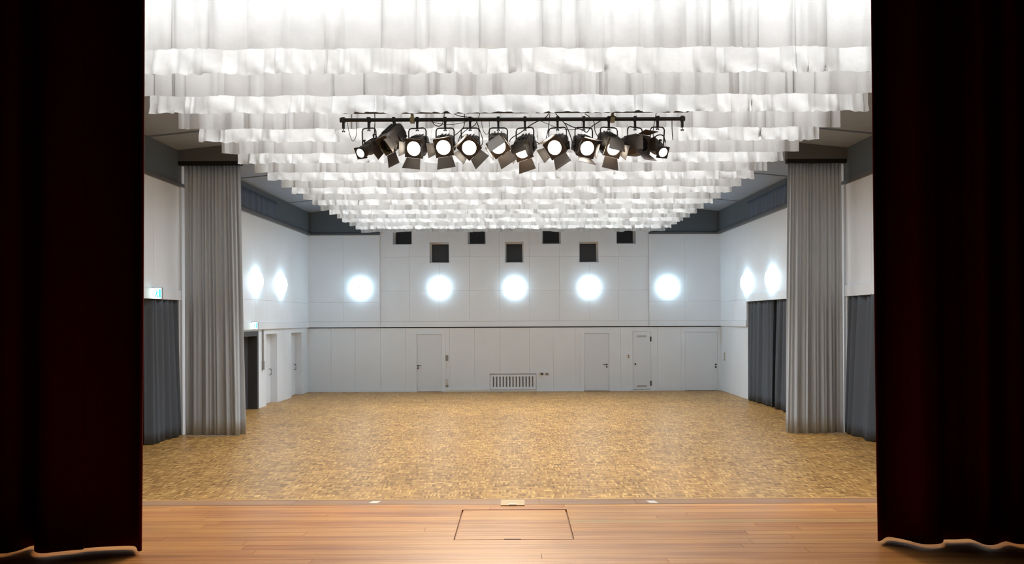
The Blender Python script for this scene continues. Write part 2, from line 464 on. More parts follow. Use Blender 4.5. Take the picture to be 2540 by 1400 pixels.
# booth windows
for n, h in enumerate(sorted(win_lo + win_hi)):
    row = 'lower' if h in win_lo else 'upper'
    idx = (win_lo if row == 'lower' else win_hi).index(h)
    names = ['first', 'second', 'third', 'fourth']
    w = empty('window_%d' % (n + 1), WB((h[0] + h[1]) / 2, h[2], 0),
              'small dark square booth window, %s of the %s row from the dark doorway side' % (names[idx], row), 'window', kind='structure')
    f = MB(); t = 0.045
    for a in ((h[0], h[0] + t, h[2], h[3]), (h[1] - t, h[1], h[2], h[3]), (h[0] + t, h[1] - t, h[2], h[2] + t), (h[0] + t, h[1] - t, h[3] - t, h[3])):
        wbox(f, WB, *a, -0.52, -0.30)
    f.build('window_frame', M['plaster'], w)
    wpart('pane', M['pane'], w, WB, h[0] + t, h[1] - t, h[2] + t, h[3] - t, -0.5, -0.46)
    wpart('bottom_rail', M['door_dark'], w, WB, h[0] + t, h[1] - t, h[2] + t, h[2] + t + 0.05, -0.46, -0.43)
# doors in the back wall
def lever(parent, u, z, side, W=WB, d=-0.06):
    mb = MB(); X = Matrix.Translation(W(u, z, d))
    mb.lathe([(0.028, 0.0), (0.028, -0.012), (0.012, -0.014), (0.012, -0.05)], 12, X)
    mb.tube([W(u, z, d + 0.05), W(u + side * 0.13, z, d + 0.05)], 0.011)
    h = mb.build('door_handle', M['metal_dark'], parent)
    MB().lathe([(0.026, 0.0), (0.026, -0.012)], 12, Matrix.Translation(W(u, z - 0.085, d))).build('lock_rose', M['metal_dark'], parent)
def knob(parent, u, z, d=-0.06, name='knob'):
    MB().lathe([(0.03, 0.0), (0.03, -0.014), (0.016, -0.02)], 12, Matrix.Translation(WB(u, z, d))).build(name, M['metal_dark'], parent)
def door_frame(parent, h, t=0.11, top=0.07):
    f = MB()
    wbox(f, WB, h[0] - t, h[0], 0, h[3] + top, -0.06, -0.035)
    wbox(f, WB, h[1], h[1] + t, 0, h[3] + top, -0.06, -0.035)
    wbox(f, WB, h[0], h[1], h[3], h[3] + top, -0.06, -0.035)
    f.build('door_frame', M['wall'], parent)
dl = ['white flush door with lever handle beside the tall grey wall plate', 'white flush door with lever handle beside the small double socket',
      'narrow white cupboard door with two vent slots and black hinges', 'wide white flush door in the corner with two round knobs']
for n, h in enumerate(leafs):
    d = empty('door_%d' % (n + 1), WB((h[0] + h[1]) / 2, 0, -0.06), dl[n], 'door', kind='structure')
    wpart('door_leaf', M['door'], d, WB, h[0] + 0.006, h[1] - 0.006, h[2] + 0.012, h[3] - 0.006, -0.2, -0.068 if n != 2 else -0.05)
    if n in (0, 1): door_frame(d, h, 0.14 if n else 0.13)
    if n == 3: 
        wpart('door_frame', M['wall'], d, WB, h[0], h[1], h[3], h[3] + 0.05, -0.06, -0.04)
        knob(d, uB(1776), zB(905, 1776)); knob(d, uB(1776), zB(911.5, 1776))
    if n == 0: lever(d, uB(1036), zB(908, 1036), 1)
    if n == 1: lever(d, uB(1505), zB(905, 1505), -1)
    if n == 2:
        knob(d, uB(1576), zB(904, 1576), -0.05)
        for py in (836, 960):
            s = MB()
            for k in range(3): wbox(s, WB, uB(1580), uB(1604), zB(py) + 0.022 * (k - 1) - 0.007, zB(py) + 0.022 * (k - 1) + 0.007, -0.05, -0.045)
            s.build('vent_slot', M['slot'], d)
        for py in (843, 953):
            wpart('hinge', M['metal_dark'], d, WB, uB(1613), uB(1616), zB(py) - 0.085, zB(py) + 0.085, -0.055, -0.03)
# baseboard
bbx = [XBL, leafs[0][0] - 0.13]; 
bb = tag(wbox(MB(), WB, leafs[0][1] + 0.13, grille[0] - 0.02, 0, 0.07, -0.06, -0.035).build('baseboard_back', M['plastic_white']), 'low white skirting board between the lever door and the radiator grille', 'baseboard', kind='structure')
wbox(MB(), WB, XBL, leafs[0][0] - 0.13, 0, 0.07, -0.06, -0.045).build('baseboard_section', M['wall'], bb)
wbox(MB(), WB, grille[1] + 0.02, leafs[1][0] - 0.14, 0, 0.07, -0.06, -0.045).build('baseboard_section', M['wall'], bb)
wbox(MB(), WB, leafs[1][1] + 0.14, leafs[2][0], 0, 0.07, -0.06, -0.045).build('baseboard_section', M['wall'], bb)

# ---- left wall (dark doorway side)
wall_left = tag(MB().hexa([(XL(6.2) - 0.75, 6.2, 0), (XL(6.2) - 0.6, 6.2, 0), (XL(27.2) - 0.6, 27.2, 0), (XL(27.2) - 0.75, 27.2, 0),
                           (XL(6.2) - 0.75, 6.2, 7), (XL(6.2) - 0.6, 6.2, 7), (XL(27.2) - 0.6, 27.2, 7), (XL(27.2) - 0.75, 27.2, 7)]).build('wall_left', M['dark_void'], origin=(XL(16), 16, 0)),
                'white panelled side wall with the dark doorway and two niche doors', 'wall', kind='structure')
OH = 2.95
n1 = (uL(665), uL(692), 0.0, 2.10); n2 = (uL(727), uL(752), 0.0, 2.09); dd = (19.9, uL(645), 0.0, 2.2)
OPL = (8.6, 16.70)
panels(wall_left, WL, [17.0, 18.6, dd[1], 24.0, YB + 0.2], [0, BH0], [n1, n2, dd], -0.5, -0.06)
panels(wall_left, WL, [17.0, YB + 0.04], [BH0, BH1], [], -0.5, 0.0, 'ledge_board')
su = [17.0, 18.2, 19.2, 20.3, uL(636), uL(662), uL(699), uL(728), YB + 0.04]
panels(wall_left, WL, su, [BH1, 3.08, FH], [], -0.5, -0.02)
panels(wall_left, WL, [6.3, 8.6], [0, OH], [], -0.5, 0.0)
panels(wall_left, WL, [6.3, 17.0], [OH, 3.17], [], -0.5, 0.03, 'ledge_board')
panels(wall_left, WL, [6.3, 7.6, 8.9, 10.2, 11.5, 12.8, 14.1, 15.6, 16.95], [3.17, FH], [], -0.5, 0.0)
panels(wall_left, WL, [16.70, 17.0], [0, OH], [], -0.5, 0.0)
wpart('frieze_band', M['frieze'], wall_left, WL, 6.3, 16.9, FH + 0.07, 6.4, -0.3, 0.03)
wpart('frieze_band', M['frieze'], wall_left, WL, 17.0, YB, FH + 0.07, 6.4, -0.3, 0.02)
wpart('frieze_trim', M['frieze_trim'], wall_left, WL, 6.3, 16.9, FH, FH + 0.07, -0.3, 0.06)
wpart('frieze_trim', M['frieze_trim'], wall_left, WL, 17.0, YB, FH, FH + 0.07, -0.3, 0.09)
tag(wbox(MB(), WL, 16.76, 16.98, 0, 6.25, 0.0, 0.045).build('trim_1', M['wall']), 'slim white post beside the grey curtain bundle next to the exit sign', 'post', kind='structure')
# dark doorway
d = empty('door_5', WL(dd[1] - 0.8, 0, -0.3), 'dark grey double doorway under the exit sign on the ledge', 'door', kind='structure')
fr = MB()
wbox(fr, WL, dd[1] - 0.12, dd[1], 0, dd[3], -0.34, -0.045); wbox(fr, WL, dd[0], dd[0] + 0.12, 0, dd[3], -0.34, -0.045)
wbox(fr, WL, dd[0] + 0.12, dd[1] - 0.12, dd[3] - 0.14, dd[3], -0.34, -0.045)
fr.build('door_frame', M['door_dark'], d)
um = (dd[0] + dd[1]) / 2
for a, b in ((dd[0] + 0.12, um - 0.004), (um + 0.004, dd[1] - 0.12)):
    lf = wpart('door_leaf', M['door_dark'], d, WL, a, b, 0.01, dd[3] - 0.145, -0.36, -0.30)
    MB().tube([WL((b if a < um - 0.5 else a) + (-0.08 if a < um - 0.5 else 0.08), z, -0.26) for z in (0.85, 1.2)], 0.014).build('door_handle', M['metal_dark'], lf)
# niche doors
for n, (h, hp, lb) in enumerate(((n1, (669.5, 923), 'white niche door with a D handle next to the grey rod'), (n2, (731, 911), 'white niche door with a D handle next to the hall corner'))):
    d = empty('door_%d' % (6 + n), WL((h[0] + h[1]) / 2, 0, -0.2), lb, 'door', kind='structure')
    wpart('door_leaf', M['door'], d, WL, h[0] - 0.02, h[1] + 0.02, 0.005, h[3] + 0.02, -0.32, -0.27)
    k = (VX - hp[0]) / FPX
    uh = (7.677 + 0.24) / (k + 0.018)
    zz = CAMZ - (hp[1] - VY - ROLL * (VX - hp[0])) / FPX * uh
    MB().tube([WL(uh, zz + 0.09, -0.27), WL(uh, zz + 0.09, -0.22), WL(uh, zz + 0.06, -0.205), WL(uh, zz - 0.06, -0.205), WL(uh, zz - 0.09, -0.22), WL(uh, zz - 0.09, -0.27)], 0.010).build('door_handle', M['metal_dark'], d)
# dark glazed door behind the left curtain
d = empty('door_8', WL(12.6, 0, -0.4), 'dark glazed terrace doors partly covered by the charcoal curtain near the exit sign', 'door', kind='structure')
wpart('pane', M['pane'], d, WL, OPL[0], OPL[1], 0, OH, -0.46, -0.42)
fr = MB()
for u in [OPL[0] + 0.05 + k * 1.15 for k in range(8)]: wbox(fr, WL, u, u + 0.09, 0, OH, -0.42, -0.36)
wbox(fr, WL, OPL[0], OPL[1], 2.2, 2.3, -0.42, -0.355); wbox(fr, WL, OPL[0], OPL[1], 0, 0.12, -0.42, -0.355)
fr.build('door_frame', M['door_dark'], d)

# ---- right wall (curtained openings)
wall_right = tag(MB().hexa([(XR(6.2) + 0.6, 6.2, 0), (XR(6.2) + 0.75, 6.2, 0), (XR(27.2) + 0.75, 27.2, 0), (XR(27.2) + 0.6, 27.2, 0),
                            (XR(6.2) + 0.6, 6.2, 7), (XR(6.2) + 0.75, 6.2, 7), (XR(27.2) + 0.75, 27.2, 7), (XR(27.2) + 0.6, 27.2, 7)]).build('wall_right', M['dark_void'], origin=(XR(16), 16, 0)),
                 'white panelled side wall with charcoal curtains in its openings', 'wall', kind='structure')
OR2 = (17.6, uR(1850)); OHR = 3.02
panels(wall_right, WR, [OR2[1], 24.9, YB + 0.2], [0, BH0], [], -0.5, -0.06)
panels(wall_right, WR, [OR2[1], YB + 0.04], [BH0, BH1], [], -0.5, 0.0, 'ledge_board')
panels(wall_right, WR, [17.0, OR2[0]], [0, OHR], [], -0.5, 0.0)
panels(wall_right, WR, [OR2[1], 24.9, YB + 0.04], [BH1, 3.08], [], -0.5, -0.02)
panels(wall_right, WR, [17.0, OR2[1]], [OHR, 3.25], [], -0.5, 0.0, 'ledge_board')
panels(wall_right, WR, [17.0, 18.2, 19.2, 20.2, uR(1915), uR(1889), OR2[1]], [3.25, FH], [], -0.5, -0.02)
panels(wall_right, WR, [OR2[1], uR(1823), YB + 0.04], [3.08, FH], [], -0.5, -0.02)
panels(wall_right, WR, [6.3, 8.6], [0, OHR - 0.04], [], -0.5, 0.0)
panels(wall_right, WR, [6.3, 17.0], [OHR - 0.04, 3.22], [], -0.5, 0.03, 'ledge_board')
panels(wall_right, WR, [6.3, 7.6, 8.9, 10.2, 11.5, 12.8, 14.1, 15.6, 16.95], [3.22, FH], [], -0.5, 0.0)
panels(wall_right, WR, [16.70, 17.0], [0, OHR - 0.04], [], -0.5, 0.0)
wpart('frieze_band', M['frieze'], wall_right, WR, 6.3, 16.9, FH + 0.07, 6.4, -0.3, 0.03)
wpart('frieze_band', M['frieze'], wall_right, WR, 17.0, YB, FH + 0.07, 6.4, -0.3, 0.02)
wpart('frieze_trim', M['frieze_trim'], wall_right, WR, 6.3, 16.9, FH, FH + 0.07, -0.3, 0.06)
wpart('frieze_trim', M['frieze_trim'], wall_right, WR, 17.0, YB, FH, FH + 0.07, -0.3, 0.09)
tag(wbox(MB(), WR, 16.76, 16.98, 0, 6.25, 0.0, 0.045).build('trim_2', M['wall']), 'slim white post beside the grey curtain bundle opposite the exit signs', 'post', kind='structure')
for n, (a, b, zt) in enumerate(((8.6, 16.7, OHR - 0.04), (OR2[0], OR2[1], OHR))):
    d = empty('window_%d' % (8 + n), WR((a + b) / 2, 0, -0.4), ('tall pale window behind the paired charcoal curtains', 'tall pale window behind the wide charcoal curtain near the stage')[1 - n], 'window', kind='structure')
    wpart('pane', M['plaster'], d, WR, a, b, 0, zt, -0.46, -0.42)
    fr = MB()
    k = a
    while k < b: wbox(fr, WR, k, min(k + 0.1, b), 0, zt, -0.42, -0.34); k += 1.2
    fr.build('window_frame', M['plaster'], d)

# ---- proscenium wall round the stage opening
pw = MB()
pw.box(XL(6.2) - 0.7, -3.9, 6.2, 6.42, 0, 7.1); pw.box(3.9, XR(6.2) + 0.7, 6.2, 6.42, 0, 7.1); pw.box(-3.9, 3.9, 6.2, 6.42, 5.75, 7.1)
tag(pw.build('wall_front', M['plaster'], origin=(0, 6.3, 0)), 'pale wall round the stage opening behind the red curtains', 'wall', kind='structure')

# ================================================================ STAGE
stage = tag(MB().box(-5.2, 5.2, -2.0, STE - 0.005, 0.0, STZ - 0.021).build('stage_floor', M['board_edge'], origin=(0, 0, 0)),
            'worn orange brown board floor of the stage', 'floor', kind='structure')
rnd = random.Random(11)
TX0, TX1, TY0, TY1 = -0.45, 0.39, 5.41, 6.27
RW = (TY1 - TY0) / 8
rows = [(TY0 - (k + 1) * RW, TY0 - k * RW, False) for k in range(32)] + [(TY0 + k * RW, TY0 + (k + 1) * RW, True) for k in range(8)] + [(TY1, TY1 + 0.085, False), (TY1 + 0.085, TY1 + 0.17, False)]
def plank(x0, x1, y0, y1, mat, parent, name='plank', z=STZ):
    g = 0.0012
    mb = MB(); c = 0.0025
    mb.hexa([(x0 + g, y0 + g, z - 0.02), (x1 - g, y0 + g, z - 0.02), (x1 - g, y1 - g, z - 0.02), (x0 + g, y1 - g, z - 0.02),
             (x0 + g, y0 + g + c * 0, z), (x1 - g, y0 + g, z), (x1 - g, y1 - g, z), (x0 + g, y1 - g, z)])
    return mb.build(name, mat, parent)
for i, (y0, y1, cut) in enumerate(rows):
    xs = [-5.2]
    while xs[-1] < 5.2:
        xs.append(min(5.2, xs[-1] + rnd.uniform(2.2, 4.6)))
    if 5.2 - xs[-2] < 0.6 and len(xs) > 2: xs.pop(-2)
    segs = list(zip(xs, xs[1:]))
    if cut:
        out = []
        for a, b in segs:
            if b <= TX0 or a >= TX1: out.append((a, b)); continue
            if a < TX0: out.append((a, TX0 - 0.006))
            if b > TX1: out.append((TX1 + 0.006, b))
        segs = [s for s in out if s[1] - s[0] > 0.05]
    for a, b in segs:
        pale = (cut and abs((y0 + y1) / 2 - 5.87) < RW * 0.5 and a > 0.3) or (not cut and y0 > 6.3 and rnd.random() < 0.5)
        plank(a, b, y0, y1, M['board_pale'] if pale else M['board'], stage)
for a, b in ((-5.2, -1.9), (-1.9, 0.18), (0.18, 1.0), (1.0, 5.2)):
    plank(a, b, TY1 + 0.17, STE, M['board_edge'], stage, 'edge_board', STZ + 0.001)
mb = MB().box(-5.2, 5.2, STE - 0.004, STE + 0.022, STZ - 0.12, STZ + 0.002)
mb.build('nosing', M['board_pale'], stage)
trap = empty('trapdoor', (0.5 * (TX0 + TX1), TY0, STZ - 0.02), 'square wooden trapdoor set flush into the stage boards', 'trapdoor')
for k in range(8):
    plank(TX0 + 0.004, TX1 - 0.004, TY0 + k * RW + (0.011 if k == 0 else 0), TY0 + (k + 1) * RW - (0.011 if k == 7 else 0), M['board'], trap, 'trapdoor_board', STZ - 0.001)
MB().box(-0.10, 0.02, TY0 + 0.012, TY0 + 0.035, STZ - 0.004, STZ + 0.001).build('finger_slot', M['board_edge'], trap)
# floor plate and tape marks
a = on_level(1242, 1256, STZ); b = on_level(1301, 1242, STZ)
pl = empty('floor_plate', ((a.x + b.x) / 2, (a.y + b.y) / 2, STZ), 'beige metal floor plate at the stage edge behind the trapdoor', 'floor plate')
MB().box(a.x, b.x, a.y, b.y, STZ - 0.001, STZ + 0.006).build('cover', M['plate'], pl)
MB().box(a.x + 0.07, b.x - 0.07, a.y + 0.004, a.y + 0.045, STZ + 0.005, STZ + 0.011).build('grip', M['tape'], pl)
for (px, lb) in ((932, 'white tape mark on the stage edge towards the dark doorway'), (1615, 'white tape mark on the stage edge towards the paired curtains')):
    c = on_level(px, 1247 if px < 1200 else 1246, STZ)
    s = 0.02 if px < 1200 else -0.02
    mb = MB(); z = STZ + 0.0005
    mb.hexa([(c.x - 0.036 - s, c.y - 0.04, z), (c.x + 0.036 - s, c.y - 0.04, z), (c.x + 0.036 + s * 0.2, c.y + 0.04, z), (c.x - 0.036 + s * 0.2, c.y + 0.04, z)] +
            [(c.x - 0.036 - s, c.y - 0.04, z + 0.002), (c.x + 0.036 - s, c.y - 0.04, z + 0.002), (c.x + 0.036 + s * 0.2, c.y + 0.04, z + 0.002), (c.x - 0.036 + s * 0.2, c.y + 0.04, z + 0.002)])
    tag(mb.build('tape_mark', M['tape']), lb, 'tape')

# ---- stage curtains
HEMZ = STZ + 0.022
def stage_curtain(pts, edge, extra, label, seed):
    P = [on_level(x, y, HEMZ).xy for x, y in pts] + [Vector(e) for e in extra]
    # smooth resample
    dense = []
    for i in range(len(P) - 1):
        p0, p1, p2, p3 = P[max(0, i - 1)], P[i], P[i + 1], P[min(len(P) - 1, i + 2)]
        nseg = max(3, int((p2 - p1).length / 0.03))
        for k in range(nseg):
            t = k / nseg
            dense.append(0.5 * ((2 * p1) + (p2 - p0) * t + (2 * p0 - 5 * p1 + 4 * p2 - p3) * t * t + (3 * p1 - p0 - 3 * p2 + p3) * t ** 3))
    dense.append(P[-1])
    c = sum((d.y for d in dense)) / len(dense)
    nz = 26; rn = random.Random(seed)
    ph = [rn.uniform(0, 6) for _ in range(4)]
    vs_ = []
    x_in = dense[0].x; sgn = 1 if x_in > 0 else -1
    for j in range(nz + 1):
        t = j / nz
        for i, d in enumerate(dense):
            s = abs(d.x - x_in)
            fl = 0.034 * max(0.0, t - 0.02) ** 0.7 * math.exp(-s * 1.2)     # leading edge flares inwards at the hem
            a = lerp(1.0, 0.75, t)
            y = c + (d.y - c) * a + 0.012 * math.sin(s * 17 + ph[0] + 1.3 * t) * (0.4 + t)
            vs_.append(Vector((d.x + sgn * fl * (1.0 if sgn > 0 else 1.0) * -1 * -1 if False else d.x + (-sgn) * fl, y, HEMZ + t * (6.1 - HEMZ))))
    n = len(dense)
    mb = MB(); mb.sheet = True
    mb.add(vs_, [(j * n + i, j * n + i + 1, (j + 1) * n + i + 1, (j + 1) * n + i) for j in range(nz) for i in range(n - 1)])
    o = mb.build('stage_curtain', M['stage_curtain'], smooth=True)
    md = o.modifiers.new('thickness', 'SOLIDIFY'); md.thickness = 0.012; md.offset = 0
    return tag(o, label, 'curtain', 'red stage curtains')
stage_curtain([(349, 1367), (343, 1368), (331, 1354.5), (262, 1356.5), (206, 1361.5), (203, 1364), (165, 1366.5), (105, 1372.5), (86, 1367), (90, 1354), (70, 1357), (40, 1368), (0, 1373), (-80, 1366)],
              None, [(-3.75, 5.30), (-3.95, 5.12), (-4.2, 5.28), (-4.45, 5.12), (-4.75, 5.26), (-5.1, 5.2)], 'dark red velvet stage curtain drawn back on the dark doorway side', 3)
stage_curtain([(2180, 1344), (2186, 1341), (2203, 1332), (2245, 1339), (2289, 1350), (2328, 1350), (2338, 1345), (2340, 1339), (2370, 1338), (2402, 1337), (2421, 1342.5), (2445, 1352), (2468, 1352), (2494, 1343), (2530, 1350), (2600, 1342)],
              None, [(3.85, 5.45), (4.1, 5.22), (4.35, 5.42), (4.65, 5.25), (5.1, 5.4)], 'dark red velvet stage curtain drawn back on the side of the paired curtains', 8)

# ================================================================ CEILING CLOTH
ordn = ['first', 'second', 'third', 'fourth', 'fifth', 'sixth', 'seventh', 'eighth', 'ninth', 'tenth', 'eleventh', 'twelfth', 'thirteenth', 'fourteenth', 'fifteenth',
        'sixteenth', 'seventeenth', 'eighteenth', 'nineteenth', 'twentieth', 'twenty-first', 'twenty-second']
def drape(k):
    rn = random.Random(100 + k)
    y0 = ROW0 + k * ROWD
    x = DX0 + rn.uniform(-0.02, 0.02); xs = []; kn = []
    v = rn.uniform(-1, 1)
    # irregular box pleats: flat faces joined by quick returns
    while x < DX1:
        w = rn.choice([0.08, 0.12, 0.16, 0.22, 0.30]) * rn.uniform(0.8, 1.2)
        nv = rn.uniform(-1, 1)
        if abs(nv - v) < 0.5: nv = -v * 0.8
        kn.append((x, v)); kn.append((x + w, v + rn.uniform(-0.35, 0.35)))
        x += w + rn.choice([0.015, 0.03, 0.06, 0.10]); v = nv
    kn.append((x, v))
    cols = []
    for (a, va), (b, vb) in zip(kn, kn[1:]):
        n = 5 if b - a > 0.08 else 4
        for q in range(n):
            t = q / n; ts = t * t * (3 - 2 * t)
            xx = a + (b - a) * t
            if xx <= DX1: cols.append((xx, lerp(va, vb, ts), 0.03 * math.sin(math.pi * t) if b - a > 0.08 else 0))
    n = len(cols); nz = 9
    crumple = k % 2 == 1
    vs_ = []
    for j in range(nz + 1):
        t = (j / nz) ** 1.5            # finer rows towards the hem
        for i, (xx, vv, bulge) in enumerate(cols):
            am = lerp(0.078, 0.03, t)
            y = y0 + vv * am + bulge * 0.9
            z = lerp(DZ0, DZ1, t)
            xo = 0.010 * math.sin(i * 1.7 + k) * (1 - t)
            if j == 0: z += 0.024 * vv + 0.008 * math.sin(xx * 7 + k)
            if crumple and t < 0.35:
                q = (1 - t / 0.35)
                y += 0.018 * q * math.sin(xx * 23 + 5 * math.sin(xx * 3.1 + k) + t * 20) - 0.03 * q * q
                z += (0.012 * math.sin(xx * 41 + k * 2) * math.sin(xx * 5 + k)) * q
            vs_.append(Vector((xx + xo, y, z)))
    mb = MB(); mb.sheet = True
    mb.add(vs_, [(j * n + i, j * n + i + 1, (j + 1) * n + i + 1, (j + 1) * n + i) for j in range(nz) for i in range(n - 1)])
    o = mb.build('ceiling_drape', M['cloth'], smooth=True)
    tag(o, 'white pleated cloth strip hung across the ceiling, %s row from the stage' % ordn[k], 'ceiling drape', 'white cloth rows under the ceiling')
    mb = MB().tube([(DX0 - 0.05, y0, DZ1 + 0.005), (DX1 + 0.05, y0, DZ1 + 0.005)], 0.012)
    for xx in (DX0 + 0.1, -1.7, 1.6, DX1 - 0.1):
        mb.tube([(xx, y0, DZ1), (xx, y0, EAVE + 0.1 * (7.3 - abs(xx + 0.1)) + 0.03)], 0.006)
    mb.build('hanging_rod', M['metal_dark'], o)
for k in range(NROW): drape(k)

# ================================================================ HALL CURTAINS
YD = 16.68
def divider(xw, xt, xb, label, seed):
    s = 1 if xw < 0 else -1
    top = [(xw, YD), (lerp(xw, xt, 0.5), YD + 0.03), (xt, YD)]
    bot = [(xw, YD - 0.02), (lerp(xw, xb, 0.3), YD - 0.08), (lerp(xw, xb, 0.88), YD - 0.07), (xb, YD + 0.10)]
    o = curtain('divider_curtain', top, bot, 0.012, 5.88, 30, 0.026, 0.05, seed, M['grey_curtain'], per=8, nz=16)
    return tag(o, label, 'curtain', 'grey divider curtains')
divider(-7.24, -6.02, -5.955, 'tall grey pleated divider curtain gathered beside the dark doorway', 21)
divider(7.06, 5.90, 5.86, 'tall grey pleated divider curtain gathered beside the paired charcoal curtains', 33)
for xa, xb, lb in ((XL(YD), -5.99, 'black ceiling curtain track above the grey divider near the dark doorway'), (5.87, XR(YD), 'black ceiling curtain track above the grey divider near the paired curtains')):
    t = empty('curtain_track', ((xa + xb) / 2, YD, 5.88), lb, 'curtain track', 'ceiling curtain tracks')
    MB().box(xa, xb, YD - 0.06, YD + 0.06, 5.88, 5.97).build('rail', M['seam'], t)
    MB().box(xa, xb, YD - 0.08, YD + 0.08, 5.965, 6.42).build('mounting_board', M['track_board'], t)
def wall_curtain(W, u0, u1, zt, n, seed, label, d=0.0, lean0=0.0, lean1=0.0, cat='curtain', ut0=None, ut1=None):
    ut0 = u0 if ut0 is None else ut0; ut1 = u1 if ut1 is None else ut1
    p = lambda u, dd: tuple(W(u, 0, dd).xy)
    o = curtain('wall_curtain', [p(ut0, d - 0.06), p(ut1, d - 0.06)], [p(u0, d + lean0), p(u1, d + lean1)], 0.015, zt, n, 0.085, 0.06, seed, M['dark_curtain'], per=7, nz=12)
    return tag(o, label, 'curtain', 'charcoal wall curtains')
wall_curtain(WL, 15.38, 16.68, OH + 0.02, 11, 41, 'charcoal curtain below the exit sign, half drawn over dark glazed doors', 0.0, 0.0, 0.05, ut0=15.45)
wall_curtain(WR, 21.27, uR(1850) - 0.02, OHR + 0.02, 16, 42, 'charcoal curtain of the pair nearer the far corner', -0.06, 0.02, 0.0, ut0=21.40)
wall_curtain(WR, 18.0, 21.30, OHR + 0.02, 22, 43, 'charcoal curtain of the pair nearer the grey divider', -0.06, 0.02, 0.02, ut1=21.17)
wall_curtain(WR, 11.5, 16.72, OHR - 0.02, 34, 44, 'wide charcoal curtain between the grey divider and the stage', 0.0, 0.05, 0.05, ut1=16.68)
for W, a, b, lb in ((WL, 18.0, 23.05, 'slate blue pleated cloth strip high on the wall above the dark doorway'), (WR, 18.0, 23.3, 'slate blue pleated cloth strip high on the wall above the paired curtains')):
    o = curtain('frieze_curtain', [tuple(W(a, 0, 0.05).xy), tuple(W(b, 0, 0.05).xy)], [tuple(W(a, 0, 0.06).xy), tuple(W(b, 0, 0.06).xy)], FH + 0.07, 6.04, 44, 0.018, 0.022, int(a + b), M['frieze_blue'], per=5, nz=4)
    tag(o, lb, 'curtain', 'slate blue frieze curtains')

# ================================================================ WALL LAMPS
def make_lamp(W, u, z, d, label):
    o = W(u, z, d); n = (W(u, z, d + 1) - o).normalized()
    t = empty('wall_lamp', o - Vector((0, 0, 0.32)), label, 'wall lamp', 'round opal wall lamps')
    X = Matrix.Translation(o) @ Vector((0, -1, 0)).rotation_difference(n).to_matrix().to_4x4()
    MB().lathe([(0.23, 0.0), (0.23, -0.03), (0.22, -0.034)], 32, X).build('base', M['plastic_white'], t, smooth=False)
    prof = [(0.22, -0.03), (0.262, -0.036), (0.272, -0.06), (0.262, -0.095), (0.23, -0.13), (0.175, -0.155), (0.09, -0.170), (0.01, -0.174)]
    MB().lathe(prof, 40, X).build('diffuser', M['lamp'], t, smooth=True)
    MB().lathe([(0.02, -0.172), (0.02, -0.18), (0.01, -0.184)], 12, X).build('centre_screw', M['plastic_white'], t)
lamp_z = 3.60
bl = [(895, 'round glowing wall lamp in the end wall bay beside the niche doors'), (1091, 'round glowing wall lamp over the lever door by the tall wall plate'),
      (1277, 'round glowing wall lamp above the radiator grille'), (1462, 'round glowing wall lamp over the lever door by the double socket'),
      (1656, 'round glowing wall lamp in the end wall bay above the narrow cupboard')]
for px, lb in bl:
    make_lamp(WB, uB(px), lamp_z, 0.045 if px in (895, 1656) else 0.0, lb)
make_lamp(WL, uL(637), lamp_z, -0.02, 'round glowing side wall lamp above the exit sign on the ledge')
make_lamp(WL, uL(698), lamp_z, -0.02, 'round glowing side wall lamp above the niche doors')
make_lamp(WR, uR(1914), lamp_z, -0.02, 'round glowing side wall lamp next to the grey divider above paired curtains')
make_lamp(WR, uR(1852), lamp_z, -0.02, 'round glowing side wall lamp above the outer edge of the paired curtains')

# ================================================================ SMALL WALL FITTINGS
gr = empty('radiator_grille', WB((grille[0] + grille[1]) / 2, grille[2], -0.06), 'white slatted radiator grille low in the end wall', 'radiator grille')
g0, g1, gz0, gz1 = grille
fr = MB(); t = 0.012
wbox(fr, WB, g0, g1, gz0 - 0.06, gz1, -0.13, -0.112)
fr.build('back_panel', M['slot'], gr)
fr = MB()
sw = 0.047; bw = ((g1 - g0) - 0.08 - 13 * sw) / 14
wbox(fr, WB, g0 + t, g1 - t, gz1 - 0.095, gz1 - 0.022, -0.09, -0.05)
wbox(fr, WB, g0 + t, g1 - t, gz0 + 0.012, gz0 + 0.10, -0.09, -0.05)
fr.build('frame', M['wall'], gr)
for k in range(14):
    u = g0 + 0.04 + k * (bw + sw)
    wpart('slat', M['wall'], gr, WB, (g0 + t) if k == 0 else u, (g1 - t) if k == 13 else u + bw, gz0 + 0.10, gz1 - 0.095, -0.09, -0.05)
wpart('skirting', M['plastic_white'], gr, WB, g0, g1, 0.0, gz0 - 0.005, -0.09, -0.05)
def plate(name, px0, px1, py0, py1, label, cat, mat, dots=(), W=WB, d=-0.06, group=None):
    u0, u1 = uB(px0), uB(px1); z1, z0 = zB(py0, px0), zB(py1, px0)
    e = empty(name, WB((u0 + u1) / 2, z0, d), label, cat, group)
    wpart('cover', mat, e, WB, u0, u1, z0, z1, d - 0.01, d + 0.018)
    for (fu, fz, nm, mm, r) in dots:
        c = WB(lerp(u0, u1, fu), lerp(z0, z1, fz), d + 0.018)
        MB().lathe([(r, 0.004), (r, -0.004)], 10, Matrix.Translation(c)).build(nm, mm, e)
    return e
plate('wall_plate', 1104, 1111, 882, 896, 'tall grey wall plate beside the lever door frame', 'wall plate', M['plastic_grey'])
plate('wall_socket', 1103.5, 1111, 942, 955, 'white double socket low beside the lever door frame', 'socket', M['plastic_white'], ((0.5, 0.28, 'socket_hole', M['slot'], 0.02), (0.5, 0.72, 'socket_hole', M['slot'], 0.02)))
plate('wall_socket', 1104, 1111, 955.5, 961.5, 'small grey outlet under the white double socket', 'socket', M['plastic_grey'])
